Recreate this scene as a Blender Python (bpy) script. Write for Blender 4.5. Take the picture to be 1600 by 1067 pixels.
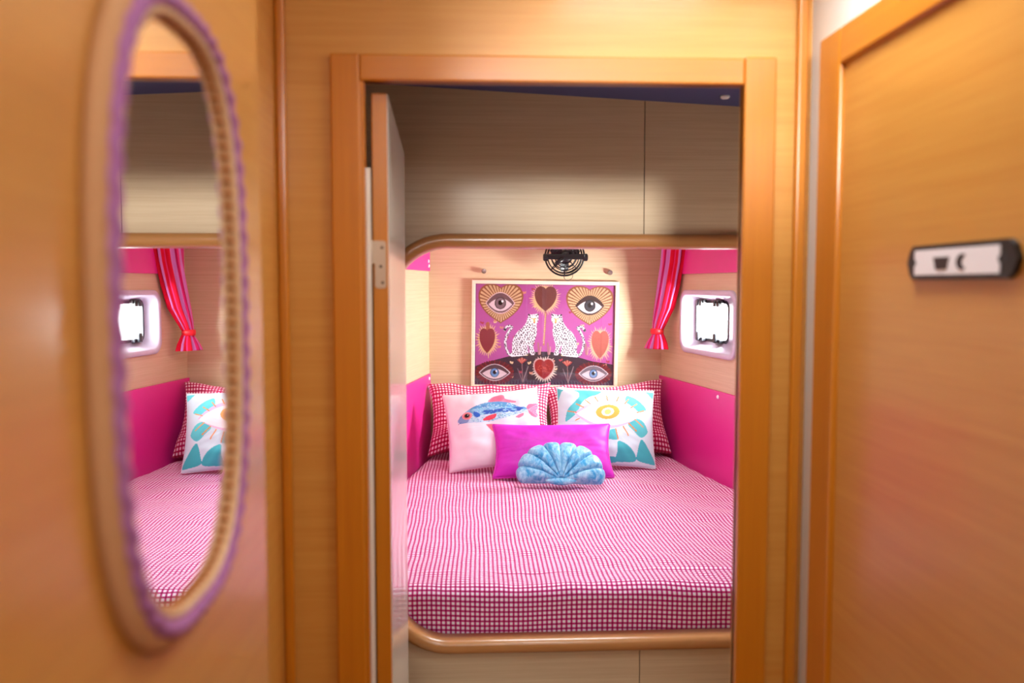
import bpy, bmesh, math, random
import numpy as np
from mathutils import Vector, Matrix, noise

for o in list(bpy.data.objects):
    bpy.data.objects.remove(o, do_unlink=True)
scene = bpy.context.scene
C = scene.collection
E = 1.5                                   # eye height above the cabin sole

# ------------------------------------------------------------------ camera, world, lights, exposure
FPX = 1350.0
pitch = math.atan(88 / FPX)
yaw = math.atan(65 / FPX * math.cos(pitch))
fw = Vector((math.sin(yaw) * math.cos(pitch), math.cos(yaw) * math.cos(pitch), -math.sin(pitch)))
rt = Vector((math.cos(yaw), -math.sin(yaw), 0))
up = rt.cross(fw)
cd = bpy.data.cameras.new('camera')
cd.sensor_width = 36.0
cd.lens = FPX * 36.0 / 1600.0
cd.clip_start = 0.01
cd.dof.use_dof = True
cd.dof.focus_distance = 3.45
cd.dof.aperture_fstop = 3.3
cam = bpy.data.objects.new('camera', cd)
M3 = Matrix((rt, up, -fw)).transposed()
cam.matrix_world = Matrix.Translation((0, 0, E)) @ M3.to_4x4()
C.objects.link(cam)
scene.camera = cam

world = bpy.data.worlds.new('daylight')
scene.world = world
world.use_nodes = True
bg = world.node_tree.nodes['Background']
bg.inputs['Color'].default_value = (0.93, 0.96, 1.0, 1)
bg.inputs['Strength'].default_value = 12.0

def area(name, loc, target, sx, sy, power, col):
    l = bpy.data.lights.new(name, 'AREA')
    l.shape = 'RECTANGLE'
    l.size, l.size_y, l.energy, l.color = sx, sy, power, col
    o = bpy.data.objects.new(name, l)
    o.location = loc
    o.rotation_euler = (Vector(target) - Vector(loc)).to_track_quat('-Z', 'Y').to_euler()
    C.objects.link(o)
    return o

# daylight enters by the companionway behind the camera, two deck hatches, a porthole and an added fore porthole;
# portals mark those openings for the sampler
def portal(name, loc, target, sx, sy):
    o = area(name, loc, target, sx, sy, 1, (1, 1, 1))
    o.data.cycles.is_portal = True
portal('companionway_portal', (0.245, -0.545, E + 0.52), (0.245, 1, E + 0.52), 0.60, 0.37)
portal('corridor_hatch_portal', (0.34, 1.02, E + 0.64), (0.34, 1.0201, E), 0.32, 0.32)
portal('hatch_portal', (0.36, 2.60, E + 0.38), (0.36, 2.6001, E), 0.52, 0.52)
portal('starboard_portal', (1.045, 3.545, E - 0.153), (0.057, 3.391, E - 0.153), 0.34, 0.18)
portal('fore_portal', (1.275, 1.81, E - 0.153), (0.2, 1.81, E - 0.153), 0.34, 0.18)
# lamps added outside the hatches and portholes to strengthen their daylight
area('hatch_fill', (0.36, 2.60, E + 0.60), (0.36, 2.61, E - 0.8), 0.60, 0.60, 18, (0.86, 0.93, 1.0))
area('starboard_fill', (1.10, 3.55, E - 0.135), (0.10, 3.72, E - 0.20), 0.32, 0.20, 46, (1.0, 0.98, 0.95))
area('fore_fill', (1.34, 1.81, E - 0.13), (0.0, 1.78, E - 0.18), 0.32, 0.20, 5, (1.0, 0.98, 0.96))  # added lamp, brightens the open door leaf from starboard
area('corridor_hatch_fill', (0.34, 1.02, E + 0.72), (0.34, 1.021, E), 0.30, 0.30, 7, (0.90, 0.96, 1.0))
# low sun astern, slanting in over the companionway sill
sl = bpy.data.lights.new('low_sun', 'SUN')
sl.energy, sl.angle, sl.color = 2.3, math.radians(7.0), (1.0, 0.97, 0.92)
so = bpy.data.objects.new('low_sun', sl)
so.rotation_euler = Vector((0.045, 1.0, -0.115)).to_track_quat('-Z', 'Y').to_euler()
so.location = (0, -3, E + 1)
C.objects.link(so)

vs = scene.view_settings
vs.view_transform = 'Standard'
vs.look = 'None'
vs.exposure = -0.12
vs.gamma = 1.0
vs.use_curve_mapping = False

# ------------------------------------------------------------------ helpers
def lin(c):
    c = np.asarray(c, float) / 255.0
    return np.where(c <= 0.04045, c / 12.92, ((c + 0.055) / 1.055) ** 2.4)
def L4(*c):
    return tuple(float(v) for v in lin(c)) + (1.0,)

def tag(o, label=None, cat=None, group=None, kind=None):
    if label: o['label'] = label
    if cat: o['category'] = cat
    if group: o['group'] = group
    if kind: o['kind'] = kind
    return o

def empty(name, loc=(0, 0, 0), mat=None):
    o = bpy.data.objects.new(name, None)
    o.empty_display_size = 0.05
    C.objects.link(o)
    if mat is not None: o.matrix_world = mat
    else: o.location = loc
    return o

def link(name, me, mat, parent=None, loc=None, smooth=False, mx=None):
    o = bpy.data.objects.new(name, me)
    C.objects.link(o)
    if mat is not None and not me.materials: me.materials.append(mat)
    if smooth:
        me.polygons.foreach_set('use_smooth', [True] * len(me.polygons))
    if parent is not None: o.parent = parent
    if mx is not None: o.matrix_local = mx
    elif loc is not None: o.location = loc
    return o

def bm_obj(name, bm, mat, parent=None, loc=None, smooth=False, mx=None):
    bmesh.ops.recalc_face_normals(bm, faces=bm.faces)
    me = bpy.data.meshes.new(name)
    bm.to_mesh(me); bm.free()
    return link(name, me, mat, parent, loc, smooth, mx)

def add_box(bm, x0, x1, y0, y1, z0, z1, bev=0.0, seg=2):
    r = bmesh.ops.create_cube(bm, size=1.0)
    for v in r['verts']:
        v.co = Vector((x0 + (v.co.x + .5) * (x1 - x0), y0 + (v.co.y + .5) * (y1 - y0), z0 + (v.co.z + .5) * (z1 - z0)))
    if bev > 0:
        es = list({e for v in r['verts'] for e in v.link_edges})
        bmesh.ops.bevel(bm, geom=es, offset=bev, segments=seg, affect='EDGES', profile=0.5)

def boxobj(name, b, mat, parent=None, bev=0.0, seg=2, **k):
    bm = bmesh.new(); add_box(bm, *b, bev=bev, seg=seg)
    return bm_obj(name, bm, mat, parent, **k)

def rrect(x0, x1, z0, z1, r, n=8):
    pts = []
    for cx, cz, a0 in ((x1 - r, z1 - r, 0), (x0 + r, z1 - r, 90), (x0 + r, z0 + r, 180), (x1 - r, z0 + r, 270)):
        for i in range(n + 1):
            a = math.radians(a0 + 90 * i / n)
            pts.append((cx + r * math.cos(a), cz + r * math.sin(a)))
    return pts

def plate(outer, holes, y0, y1):
    """polygon with holes in XZ, extruded from y0 to y1"""
    bm = bmesh.new()
    es = []
    for loop in [outer] + holes:
        vs_ = [bm.verts.new((p[0], y0, p[1])) for p in loop]
        for i in range(len(vs_)):
            es.append(bm.edges.new((vs_[i], vs_[(i + 1) % len(vs_)])))
    bmesh.ops.triangle_fill(bm, use_beauty=True, use_dissolve=False, edges=es)
    r = bmesh.ops.extrude_face_region(bm, geom=list(bm.faces))
    for g in r['geom']:
        if isinstance(g, bmesh.types.BMVert): g.co.y = y1
    return bm

def loft(bm, rings, close_ring=True, cap0=False, cap1=False):
    R_ = [[bm.verts.new(p) for p in ring] for ring in rings]
    n = len(R_[0])
    for a, b in zip(R_, R_[1:]):
        for i in range(n if close_ring else n - 1):
            j = (i + 1) % n
            bm.faces.new((a[i], a[j], b[j], b[i]))
    if cap0: bm.faces.new(R_[0][::-1])
    if cap1: bm.faces.new(R_[-1])

def tube(bm, path, r, seg=8, closed=False, rfun=None):
    P = [Vector(p) for p in path]
    n = len(P)
    rings = []
    nrm = None
    for i in range(n):
        if closed: t = P[(i + 1) % n] - P[i - 1]
        else: t = P[min(i + 1, n - 1)] - P[max(i - 1, 0)]
        t.normalize()
        if nrm is None:
            nrm = t.orthogonal().normalized()
        nrm = (nrm - t * nrm.dot(t)).normalized()
        bn = t.cross(nrm)
        rr = r if not hasattr(r, '__len__') else r[i]
        ring = []
        for k in range(seg):
            a = 2 * math.pi * k / seg
            q = rr * (rfun(i, a) if rfun else 1.0)
            ring.append(P[i] + nrm * (q * math.cos(a)) + bn * (q * math.sin(a)))
        rings.append(ring)
    if closed:
        # find the twist offset that closes the sweep best
        best = min(range(seg), key=lambda s: (rings[-1][0] - rings[0][s]).length)
        rings.append([rings[0][(k + best) % seg] for k in range(seg)])
        vs_ = [[bm.verts.new(p) for p in ring] for ring in rings[:-1]]
        vs_.append([vs_[0][(k + best) % seg] for k in range(seg)])
        for a, b in zip(vs_, vs_[1:]):
            for i in range(seg):
                j = (i + 1) % seg
                bm.faces.new((a[i], a[j], b[j], b[i]))
    else:
        loft(bm, rings, True, True, True)

def cyl(bm, p0, p1, r0, r1=None, seg=16):
    p0, p1 = Vector(p0), Vector(p1)
    tube(bm, [p0, p1], [r0, r1 if r1 is not None else r0], seg)

def lathe(bm, prof, seg=20, axis='Z'):
    rings = []
    for r, h in prof:
        ring = []
        for k in range(seg):
            a = 2 * math.pi * k / seg
            c, s = r * math.cos(a), r * math.sin(a)
            ring.append({'Z': (c, s, h), 'Y': (c, h, s), 'X': (h, c, s)}[axis])
        rings.append(ring)
    loft(bm, rings, True, True, True)

# ------------------------------------------------------------------ materials
def new_mat(name):
    m = bpy.data.materials.new(name); m.use_nodes = True
    nt = m.node_tree
    return m, nt, nt.nodes['Principled BSDF']

def plain(name, rgb, rough=0.5, metal=0.0, spec=0.5, coat=0.0, bump=0.0, bscale=200, sheen=0.0):
    m, nt, p = new_mat(name)
    p.inputs['Base Color'].default_value = L4(*rgb)
    p.inputs['Roughness'].default_value = rough
    p.inputs['Metallic'].default_value = metal
    p.inputs['Specular IOR Level'].default_value = spec
    p.inputs['Coat Weight'].default_value = coat
    p.inputs['Sheen Weight'].default_value = sheen
    if bump:
        t = nt.nodes.new('ShaderNodeTexCoord')
        n = nt.nodes.new('ShaderNodeTexNoise'); n.inputs['Scale'].default_value = bscale
        b = nt.nodes.new('ShaderNodeBump'); b.inputs['Strength'].default_value = bump; b.inputs['Distance'].default_value = 0.002
        nt.links.new(t.outputs['Object'], n.inputs['Vector'])
        nt.links.new(n.outputs['Fac'], b.inputs['Height'])
        nt.links.new(b.outputs['Normal'], p.inputs['Normal'])
    return m

def wood(name, light, dark, vertical=False, fine=110.0, rough=0.4, coat=0.15, contrast=1.0):
    m, nt, p = new_mat(name)
    N, Lk = nt.nodes, nt.links
    t = N.new('ShaderNodeTexCoord')
    mp = N.new('ShaderNodeMapping')
    sc = (fine, fine, 1.2) if vertical else (1.2, 1.2, fine)
    mp.inputs['Scale'].default_value = sc
    n1 = N.new('ShaderNodeTexNoise'); n1.inputs['Scale'].default_value = 1.0; n1.inputs['Detail'].default_value = 5; n1.inputs['Roughness'].default_value = 0.65
    mp2 = N.new('ShaderNodeMapping')
    mp2.inputs['Scale'].default_value = tuple(v * 3.1 if v > 10 else v * 6 for v in sc)
    n2 = N.new('ShaderNodeTexNoise'); n2.inputs['Scale'].default_value = 1.0; n2.inputs['Detail'].default_value = 2
    mix = N.new('ShaderNodeMath'); mix.operation = 'MULTIPLY_ADD'; mix.inputs[1].default_value = 0.65
    sc2 = N.new('ShaderNodeMath'); sc2.operation = 'MULTIPLY'; sc2.inputs[1].default_value = 0.35
    ramp = N.new('ShaderNodeValToRGB')
    lo, hi = 0.5 - 0.22 / contrast, 0.5 + 0.2 / contrast
    ramp.color_ramp.elements[0].position = max(0, lo); ramp.color_ramp.elements[0].color = L4(*dark)
    ramp.color_ramp.elements[1].position = min(1, hi); ramp.color_ramp.elements[1].color = L4(*light)
    Lk.new(t.outputs['Object'], mp.inputs['Vector']); Lk.new(t.outputs['Object'], mp2.inputs['Vector'])
    Lk.new(mp.outputs['Vector'], n1.inputs['Vector']); Lk.new(mp2.outputs['Vector'], n2.inputs['Vector'])
    Lk.new(n2.outputs['Fac'], sc2.inputs[0]); Lk.new(n1.outputs['Fac'], mix.inputs[0]); Lk.new(sc2.outputs[0], mix.inputs[2])
    Lk.new(mix.outputs[0], ramp.inputs['Fac']); Lk.new(ramp.outputs['Color'], p.inputs['Base Color'])
    p.inputs['Roughness'].default_value = rough
    p.inputs['Coat Weight'].default_value = coat
    p.inputs['Coat Roughness'].default_value = 0.17
    return m

def gingham(name, pitch, white, mid, dark, duty=0.5, bump=0.25, rough=0.8):
    m, nt, p = new_mat(name)
    N, Lk = nt.nodes, nt.links
    uv = N.new('ShaderNodeUVMap'); uv.uv_map = 'UVMap'
    sp = N.new('ShaderNodeSeparateXYZ'); Lk.new(uv.outputs['UV'], sp.inputs[0])
    outs = []
    for ax in ('X', 'Y'):
        d = N.new('ShaderNodeMath'); d.operation = 'DIVIDE'; d.inputs[1].default_value = pitch
        f = N.new('ShaderNodeMath'); f.operation = 'FRACT'
        g = N.new('ShaderNodeMath'); g.operation = 'GREATER_THAN'; g.inputs[1].default_value = duty
        Lk.new(sp.outputs[ax], d.inputs[0]); Lk.new(d.outputs[0], f.inputs[0]); Lk.new(f.outputs[0], g.inputs[0])
        outs.append(g)
    a = N.new('ShaderNodeMath'); a.operation = 'ADD'
    Lk.new(outs[0].outputs[0], a.inputs[0]); Lk.new(outs[1].outputs[0], a.inputs[1])
    h = N.new('ShaderNodeMath'); h.operation = 'MULTIPLY'; h.inputs[1].default_value = 0.5
    Lk.new(a.outputs[0], h.inputs[0])
    r = N.new('ShaderNodeValToRGB'); r.color_ramp.interpolation = 'CONSTANT'
    r.color_ramp.elements[0].position = 0; r.color_ramp.elements[0].color = L4(*white)
    r.color_ramp.elements[1].position = 0.25; r.color_ramp.elements[1].color = L4(*mid)
    e = r.color_ramp.elements.new(0.75); e.color = L4(*dark)
    Lk.new(h.outputs[0], r.inputs['Fac']); Lk.new(r.outputs['Color'], p.inputs['Base Color'])
    p.inputs['Roughness'].default_value = rough
    p.inputs['Specular IOR Level'].default_value = 0.3
    p.inputs['Sheen Weight'].default_value = 0.15
    n = N.new('ShaderNodeTexNoise'); n.inputs['Scale'].default_value = 60; n.inputs['Detail'].default_value = 2
    b = N.new('ShaderNodeBump'); b.inputs['Strength'].default_value = bump; b.inputs['Distance'].default_value = 0.006
    Lk.new(uv.outputs['UV'], n.inputs['Vector']); Lk.new(n.outputs['Fac'], b.inputs['Height']); Lk.new(b.outputs['Normal'], p.inputs['Normal'])
    return m

def printed(name, rough=0.75, spec=0.3, sheen=0.1):
    m, nt, p = new_mat(name)
    a = nt.nodes.new('ShaderNodeAttribute'); a.attribute_name = 'print'
    nt.links.new(a.outputs['Color'], p.inputs['Base Color'])
    p.inputs['Roughness'].default_value = rough
    p.inputs['Specular IOR Level'].default_value = spec
    p.inputs['Sheen Weight'].default_value = sheen
    return m

def velvet(name, c1, c2, scale=14, stretch=(1, 1, 1), rough=0.55, sheen=0.5, shc=(255, 255, 255)):
    m, nt, p = new_mat(name)
    N, Lk = nt.nodes, nt.links
    t = N.new('ShaderNodeTexCoord'); mp = N.new('ShaderNodeMapping'); mp.inputs['Scale'].default_value = stretch
    n = N.new('ShaderNodeTexNoise'); n.inputs['Scale'].default_value = scale; n.inputs['Detail'].default_value = 6; n.inputs['Roughness'].default_value = 0.65
    n.inputs['Distortion'].default_value = 0.6
    r = N.new('ShaderNodeValToRGB')
    r.color_ramp.elements[0].position = 0.38; r.color_ramp.elements[0].color = L4(*c1)
    r.color_ramp.elements[1].position = 0.66; r.color_ramp.elements[1].color = L4(*c2)
    Lk.new(t.outputs['Object'], mp.inputs[0]); Lk.new(mp.outputs[0], n.inputs['Vector']); Lk.new(n.outputs['Fac'], r.inputs['Fac'])
    Lk.new(r.outputs['Color'], p.inputs['Base Color'])
    b = N.new('ShaderNodeBump'); b.inputs['Strength'].default_value = 0.3; b.inputs['Distance'].default_value = 0.004
    Lk.new(n.outputs['Fac'], b.inputs['Height']); Lk.new(b.outputs['Normal'], p.inputs['Normal'])
    p.inputs['Roughness'].default_value = rough
    p.inputs['Sheen Weight'].default_value = sheen
    p.inputs['Sheen Tint'].default_value = L4(*shc)
    p.inputs['Sheen Roughness'].default_value = 0.35
    return m

VEN = wood('oak_veneer', (226, 205, 170), (204, 176, 138), fine=120, rough=0.5, coat=0.08)
VENC = wood('honey_veneer', (215, 153, 68), (201, 133, 50), fine=60, rough=0.45, coat=0.5)
TRV = wood('honey_trim_upright', (208, 127, 17), (194, 111, 10), vertical=True, fine=70, rough=0.42, coat=0.7)
TRH = wood('honey_trim_level', (208, 127, 17), (194, 111, 10), fine=70, rough=0.42, coat=0.7)
LIPM = wood('beech_lipping', (206, 150, 92), (190, 130, 74), fine=70, rough=0.28, coat=0.5)
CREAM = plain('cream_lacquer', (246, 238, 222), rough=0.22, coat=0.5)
WHITE = plain('white_gelcoat', (238, 238, 234), rough=0.4)
PLAST = plain('white_plastic', (206, 200, 218), rough=0.3, coat=0.3)
CEIL = plain('shaded_lavender_vinyl', (82, 82, 130), rough=0.8, bump=0.2)  # base kept dark: the deckhead's deep shade is put into the colour
PINK = plain('pink_board', (226, 40, 146), rough=0.38, bump=0.05, bscale=400)
BLACK = plain('black_plastic', (16, 15, 18), rough=0.35)
DARKP = plain('smoked_plastic', (46, 48, 54), rough=0.3)
STEEL = plain('steel', (190, 190, 196), rough=0.25, metal=1.0)
HINGE = plain('satin_nickel', (196, 172, 146), rough=0.45, metal=0.7)
SCREW = plain('dark_screw', (70, 52, 38), rough=0.5, metal=0.6)
CAPW = plain('white_cap', (250, 246, 250), rough=0.35)
FRAMEW = wood('pale_frame_wood', (242, 226, 204), (232, 210, 184), fine=80, rough=0.5, coat=0.0)
JUTE = plain('jute_braid', (206, 152, 102), rough=0.8, bump=0.5, bscale=260)
BEADM = plain('brown_bead', (196, 124, 64), rough=0.5)
CORD = plain('purple_cord', (172, 108, 160), rough=0.8, bump=0.4, bscale=400)
FLOORM = wood('teak_sole', (150, 96, 52), (120, 72, 36), fine=50)
SHEET = gingham('gingham_sheet', 0.0126, (250, 240, 255), (202, 32, 132), (146, 2, 68), duty=0.58, bump=0.5)
PILLOWM = gingham('gingham_pillow', 0.0148, (252, 236, 244), (206, 40, 108), (164, 8, 62), duty=0.54, bump=0.15)
PRINT = printed('printed_cotton')
POSTER = printed('poster_print', rough=0.35, spec=0.4, sheen=0.0)
CURT = printed('striped_cotton', rough=0.9, spec=0.08, sheen=0.05)
MAG = velvet('magenta_velvet', (190, 14, 176), (206, 40, 200), 9, sheen=0.35, shc=(255, 150, 255))
MAGP = plain('magenta_piping', (196, 20, 170), rough=0.7, sheen=0.3)
SHELLM = velvet('aqua_velvet', (36, 150, 202), (166, 220, 238), 34, (1.5, 0.8, 1), rough=0.4, sheen=0.6, shc=(220, 245, 255))

def glass_mat(name, tint, refl):
    m = bpy.data.materials.new(name); m.use_nodes = True
    nt = m.node_tree; nt.nodes.clear()
    o = nt.nodes.new('ShaderNodeOutputMaterial'); mx = nt.nodes.new('ShaderNodeMixShader')
    a = nt.nodes.new('ShaderNodeBsdfTransparent'); a.inputs['Color'].default_value = tint
    g = nt.nodes.new('ShaderNodeBsdfGlossy'); g.inputs['Roughness'].default_value = 0.02
    mx.inputs['Fac'].default_value = refl
    nt.links.new(a.outputs[0], mx.inputs[1]); nt.links.new(g.outputs[0], mx.inputs[2]); nt.links.new(mx.outputs[0], o.inputs[0])
    return m
PANE = glass_mat('window_glass', (0.96, 0.98, 0.98, 1), 0.06)
GLAZE = glass_mat('picture_glass', (0.97, 0.97, 0.97, 1), 0.05)
MIRROR = plain('mirror_silver', (240, 240, 240), rough=0.0, metal=1.0)

# ------------------------------------------------------------------ the setting
def struct(o):
    o['kind'] = 'structure'
    return o

ox0, ox1, otop = -0.165, 0.435, E + 0.317          # doorway opening
def rel(o, p): o.parent = p; o.matrix_parent_inverse = p.matrix_world.inverted(); return o
def xz_to_xy(bm):
    for v in bm.verts: v.co = Vector((v.co.x, v.co.z, v.co.y))
# corridor shell
struct(boxobj('floor', (-0.62, 1.25, -0.54, 2.14, -0.04, 0.0), FLOORM))
bm = plate([(-0.335, 0.82), (0.58, 0.82), (0.58, 1.396), (-0.335, 1.396)], [rrect(0.18, 0.50, 0.86, 1.18, 0.05)], E + 0.57, E + 0.60); xz_to_xy(bm)
struct(bm_obj('ceiling_corridor', bm, WHITE))
struct(boxobj('ceiling_companionway', (-0.335, 0.58, -0.54, 0.85, E + 1.0, E + 1.04), WHITE))
struct(boxobj('wall_riser', (-0.335, 0.58, 0.82, 0.85, E + 0.60, E + 1.0), WHITE))
hc = struct(empty('window_4', (0.34, 1.02, E + 0.60)))
bpy.context.view_layer.update()
bm = plate(rrect(0.16, 0.52, 0.84, 1.20, 0.06), [rrect(0.19, 0.49, 0.87, 1.17, 0.045)], E + 0.602, E + 0.62); xz_to_xy(bm)
rel(bm_obj('hatch_frame', bm, STEEL), hc)
bm = plate(rrect(0.17, 0.51, 0.85, 1.19, 0.05), [], E + 0.621, E + 0.629); xz_to_xy(bm)
rel(bm_obj('pane', bm, PANE), hc)
struct(boxobj('wall_left', (-0.335, -0.2055, -0.5, 0.872, 0, E + 0.57), VENC, bev=0.010, seg=4))
struct(boxobj('wall_left_upper', (-0.335, -0.2055, -0.5, 0.82, E + 0.57, E + 1.0), WHITE))
struct(boxobj('wall_right_upper', (0.546, 0.58, -0.5, 0.82, E + 0.60, E + 1.0), WHITE))
struct(boxobj('wall_recess', (-0.335, -0.300, 0.872, 1.396, 0, E + 0.60), VENC))
struct(boxobj('wall_right', (0.546, 0.58, -0.5, 1.396, 0, E + 0.60), WHITE))
struct(bm_obj('wall_aft', plate([(-0.335, 0), (0.58, 0), (0.58, E + 1.04), (-0.335, E + 1.04)], [[(-0.05, E + 0.34), (0.54, E + 0.34), (0.54, E + 0.70), (-0.05, E + 0.70)]], -0.54, -0.50), VENC))  # unseen; sill and opening sized to shape the light from astern
zt = E + 0.60
outer = [(-0.30, 0), (ox0, 0), (ox0, otop), (ox1, otop), (ox1, 0), (0.546, 0), (0.546, zt), (-0.30, zt)]
struct(bm_obj('wall_front', plate(outer, [], 1.382, 1.396), VENC))
# corner battens
struct(boxobj('trim_1', (-0.300, -0.284, 1.368, 1.382, 0, zt), TRV, bev=0.005, seg=3))
struct(boxobj('trim_2', (0.519, 0.538, 1.370, 1.382, 0, zt), TRV, bev=0.005, seg=3))

# doorway frame: two jambs and a lintel, proud of the bulkhead
t3 = struct(empty('trim_3', (0.13, 1.375, 0)))
bpy.context.view_layer.update()
rel(boxobj('jamb', (-0.216, ox0 - 0.006, 1.370, 1.394, 0, E + 0.358), TRV, bev=0.003), t3)
rel(boxobj('jamb', (ox1, 0.486, 1.370, 1.394, 0, E + 0.360), TRV, bev=0.003), t3)
rel(boxobj('lintel', (ox0 - 0.006, ox1, 1.372, 1.394, otop, E + 0.358), TRH, bev=0.003), t3)
rel(boxobj('rebate', (ox0 - 0.008, ox0 + 0.0005, 1.376, 1.398, 0, otop), TRV), t3)
rel(boxobj('gap_light_strip', (ox0 + 0.001, ox0 + 0.0075, 1.390, 1.396, 0.3, E + 0.185), CREAM), t3)  # cream colour stands in for the lit wall seen through the hinge gap

# open cabin door: leaf swung into the cabin
ang = math.atan2(0.021, 0.63)
D = Matrix.Translation((-0.1305, 1.402, 0)) @ Matrix.Rotation(ang, 4, 'Z')
door = struct(empty('door_1', mat=D))
LW = 0.632
boxobj('leaf', (-0.0262, -0.0012, 0.0, LW, 0.05, E + 0.304), TRV, door, bev=0.002)
boxobj('face_veneer', (-0.0012, 0.0, 0.001, LW - 0.001, 0.051, E + 0.303), CREAM, door)
hp = [(-0.029, 0.071), (-0.0075, 0.071), (-0.0045, 0.068), (-0.0045, -0.002), (-0.007, -0.005), (-0.019, -0.005), (-0.0225, -0.001), (-0.0225, 0.034), (-0.029, 0.036)]
hg = bm_obj('hinge', plate(hp, [], -0.0015, 0.0005), HINGE, door, loc=(0, 0, E))
bm = bmesh.new(); cyl(bm, (-0.030, -0.003, 0.036), (-0.030, -0.003, 0.071), 0.0035, seg=12)
bm_obj('barrel', bm, HINGE, hg, smooth=True)
for sx, sz in ((-0.011, 0.060), (-0.013, 0.030), (-0.0105, 0.004)):
    bm = bmesh.new(); lathe(bm, [(0.0024, -0.0012), (0.0022, -0.0022), (0.0008, -0.0024)], 12, 'Y')
    bm_obj('screw', bm, SCREW, hg, loc=(sx, 0, sz))

# WC door on the right: frame proud of the white wall, leaf panel recessed inside it
t4 = struct(empty('trim_4', (0.537, 0.9, 0)))
bpy.context.view_layer.update()
rel(boxobj('stile', (0.532, 0.5455, 1.244, 1.318, 0, E + 0.371), TRV, bev=0.004, seg=3), t4)
rel(boxobj('rail', (0.532, 0.5455, 0.32, 1.244, E + 0.318, E + 0.371), TRH, bev=0.004, seg=3), t4)
rel(boxobj('stile', (0.532, 0.5455, 0.246, 0.32, 0, E + 0.371), TRV, bev=0.004, seg=3), t4)
struct(boxobj('door_2', (0.5405, 0.546, 0.32, 1.244, 0.03, E + 0.318), VENC))

# cabin vestibule
struct(boxobj('wall_port_fore', (-0.60, -0.56, 1.396, 2.14, 0, E + 0.62), VEN))
SF = Matrix(((0, 1, 0, 1.20), (-1, 0, 0, 2.14), (0, 0, 1, E), (0, 0, 0, 1)))
ph3 = (0.15, 0.648, -0.270, -0.040)  # cut-out for the added fore porthole
w = bm_obj('wall_starboard_fore', plate([(0, -E), (0.744, -E), (0.744, 0.62), (0, 0.62)], [rrect(*ph3, 0.05)], 0, 0.05), VEN)
w.matrix_world = SF; struct(w)
outer = [(-0.6, 0), (-0.33, 0), (-0.33, zt), (-0.6, zt)]
struct(bm_obj('wall_front_port', plate(outer, [], 1.382, 1.396), VEN))
outer = [(0.571, 0), (1.24, 0), (1.24, zt), (0.571, zt)]
struct(bm_obj('wall_front_starboard', plate(outer, [], 1.382, 1.396), VEN))
# cambered deckhead, dropping to starboard
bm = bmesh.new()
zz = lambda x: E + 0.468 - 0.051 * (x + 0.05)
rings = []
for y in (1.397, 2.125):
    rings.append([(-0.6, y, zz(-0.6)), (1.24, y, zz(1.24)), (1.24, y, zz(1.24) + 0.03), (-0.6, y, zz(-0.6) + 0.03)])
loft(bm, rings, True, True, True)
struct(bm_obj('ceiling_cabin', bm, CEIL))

# alcove face: four veneer panels round a rounded opening, seams between them
FY = 2.10
hx0, hx1, hz0, hz1, hr = -0.19, 0.89, E - 0.878, E + 0.0905, 0.136
seam = 0.4225
face = struct(empty('wall_alcove', (0.35, FY, 0)))
bpy.context.view_layer.update()
def arc(cx, cz, r, a0, a1, n=12):
    return [(cx + r * math.cos(math.radians(a0 + (a1 - a0) * i / n)), cz + r * math.sin(math.radians(a0 + (a1 - a0) * i / n))) for i in range(n + 1)]
zm = E - 0.39
g = 0.0011
wl, wr = -0.56, 1.20
def ztop(x): return zz(x) + 0.004
PL = [
    [(wl, zm + g), (hx0, zm + g)] + arc(hx0 + hr, hz1 - hr, hr, 180, 90) + [(seam - g, hz1), (seam - g, ztop(seam)), (wl, ztop(wl))],
    [(seam + g, hz1)] + arc(hx1 - hr, hz1 - hr, hr, 90, 0) + [(hx1, zm + g), (wr, zm + g), (wr, ztop(wr)), (seam + g, ztop(seam))],
    [(wl, 0), (seam - g, 0), (seam - g, hz0)] + arc(hx0 + hr, hz0 + hr, hr, 270, 180) + [(hx0, zm - g), (wl, zm - g)],
    [(seam + g, 0), (wr, 0), (wr, zm - g), (hx1, zm - g)] + arc(hx1 - hr, hz0 + hr, hr, 0, -90) + [(seam + g, hz0)],
]
for i, p in enumerate(PL):
    rel(bm_obj('panel', plate(p, [], FY, FY + 0.022), VEN), face)
# backing behind the seams
bk = plate([(wl, 0), (wr, 0), (wr, ztop(wr)), (wl, ztop(wl))], [rrect(hx0 - 0.004, hx1 + 0.004, hz0 - 0.004, hz1 + 0.004, hr, 12)], FY + 0.0222, FY + 0.03)
rel(bm_obj('backing_board', bk, VEN), face)
# lipping round the opening
def rr_loop(off, n=14):
    return rrect(hx0 - off, hx1 + off, hz0 - off, hz1 + off, hr + off, n)
bm = bmesh.new()
prof = [(0.033, FY + 0.0), (0.033, FY - 0.012), (0.029, FY - 0.019), (0.022, FY - 0.022), (0.010, FY - 0.022), (0.003, FY - 0.018), (-0.001, FY - 0.010), (-0.002, FY + 0.03), (0.004, FY + 0.031), (0.004, FY)]
loops = [[(x, y, z) for x, z in rr_loop(o)] for o, y in prof]
loft(bm, loops + [loops[0]], True)
bmesh.ops.remove_doubles(bm, verts=bm.verts, dist=1e-5)
struct(bm_obj('trim_5', bm, LIPM, smooth=True))

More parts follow.
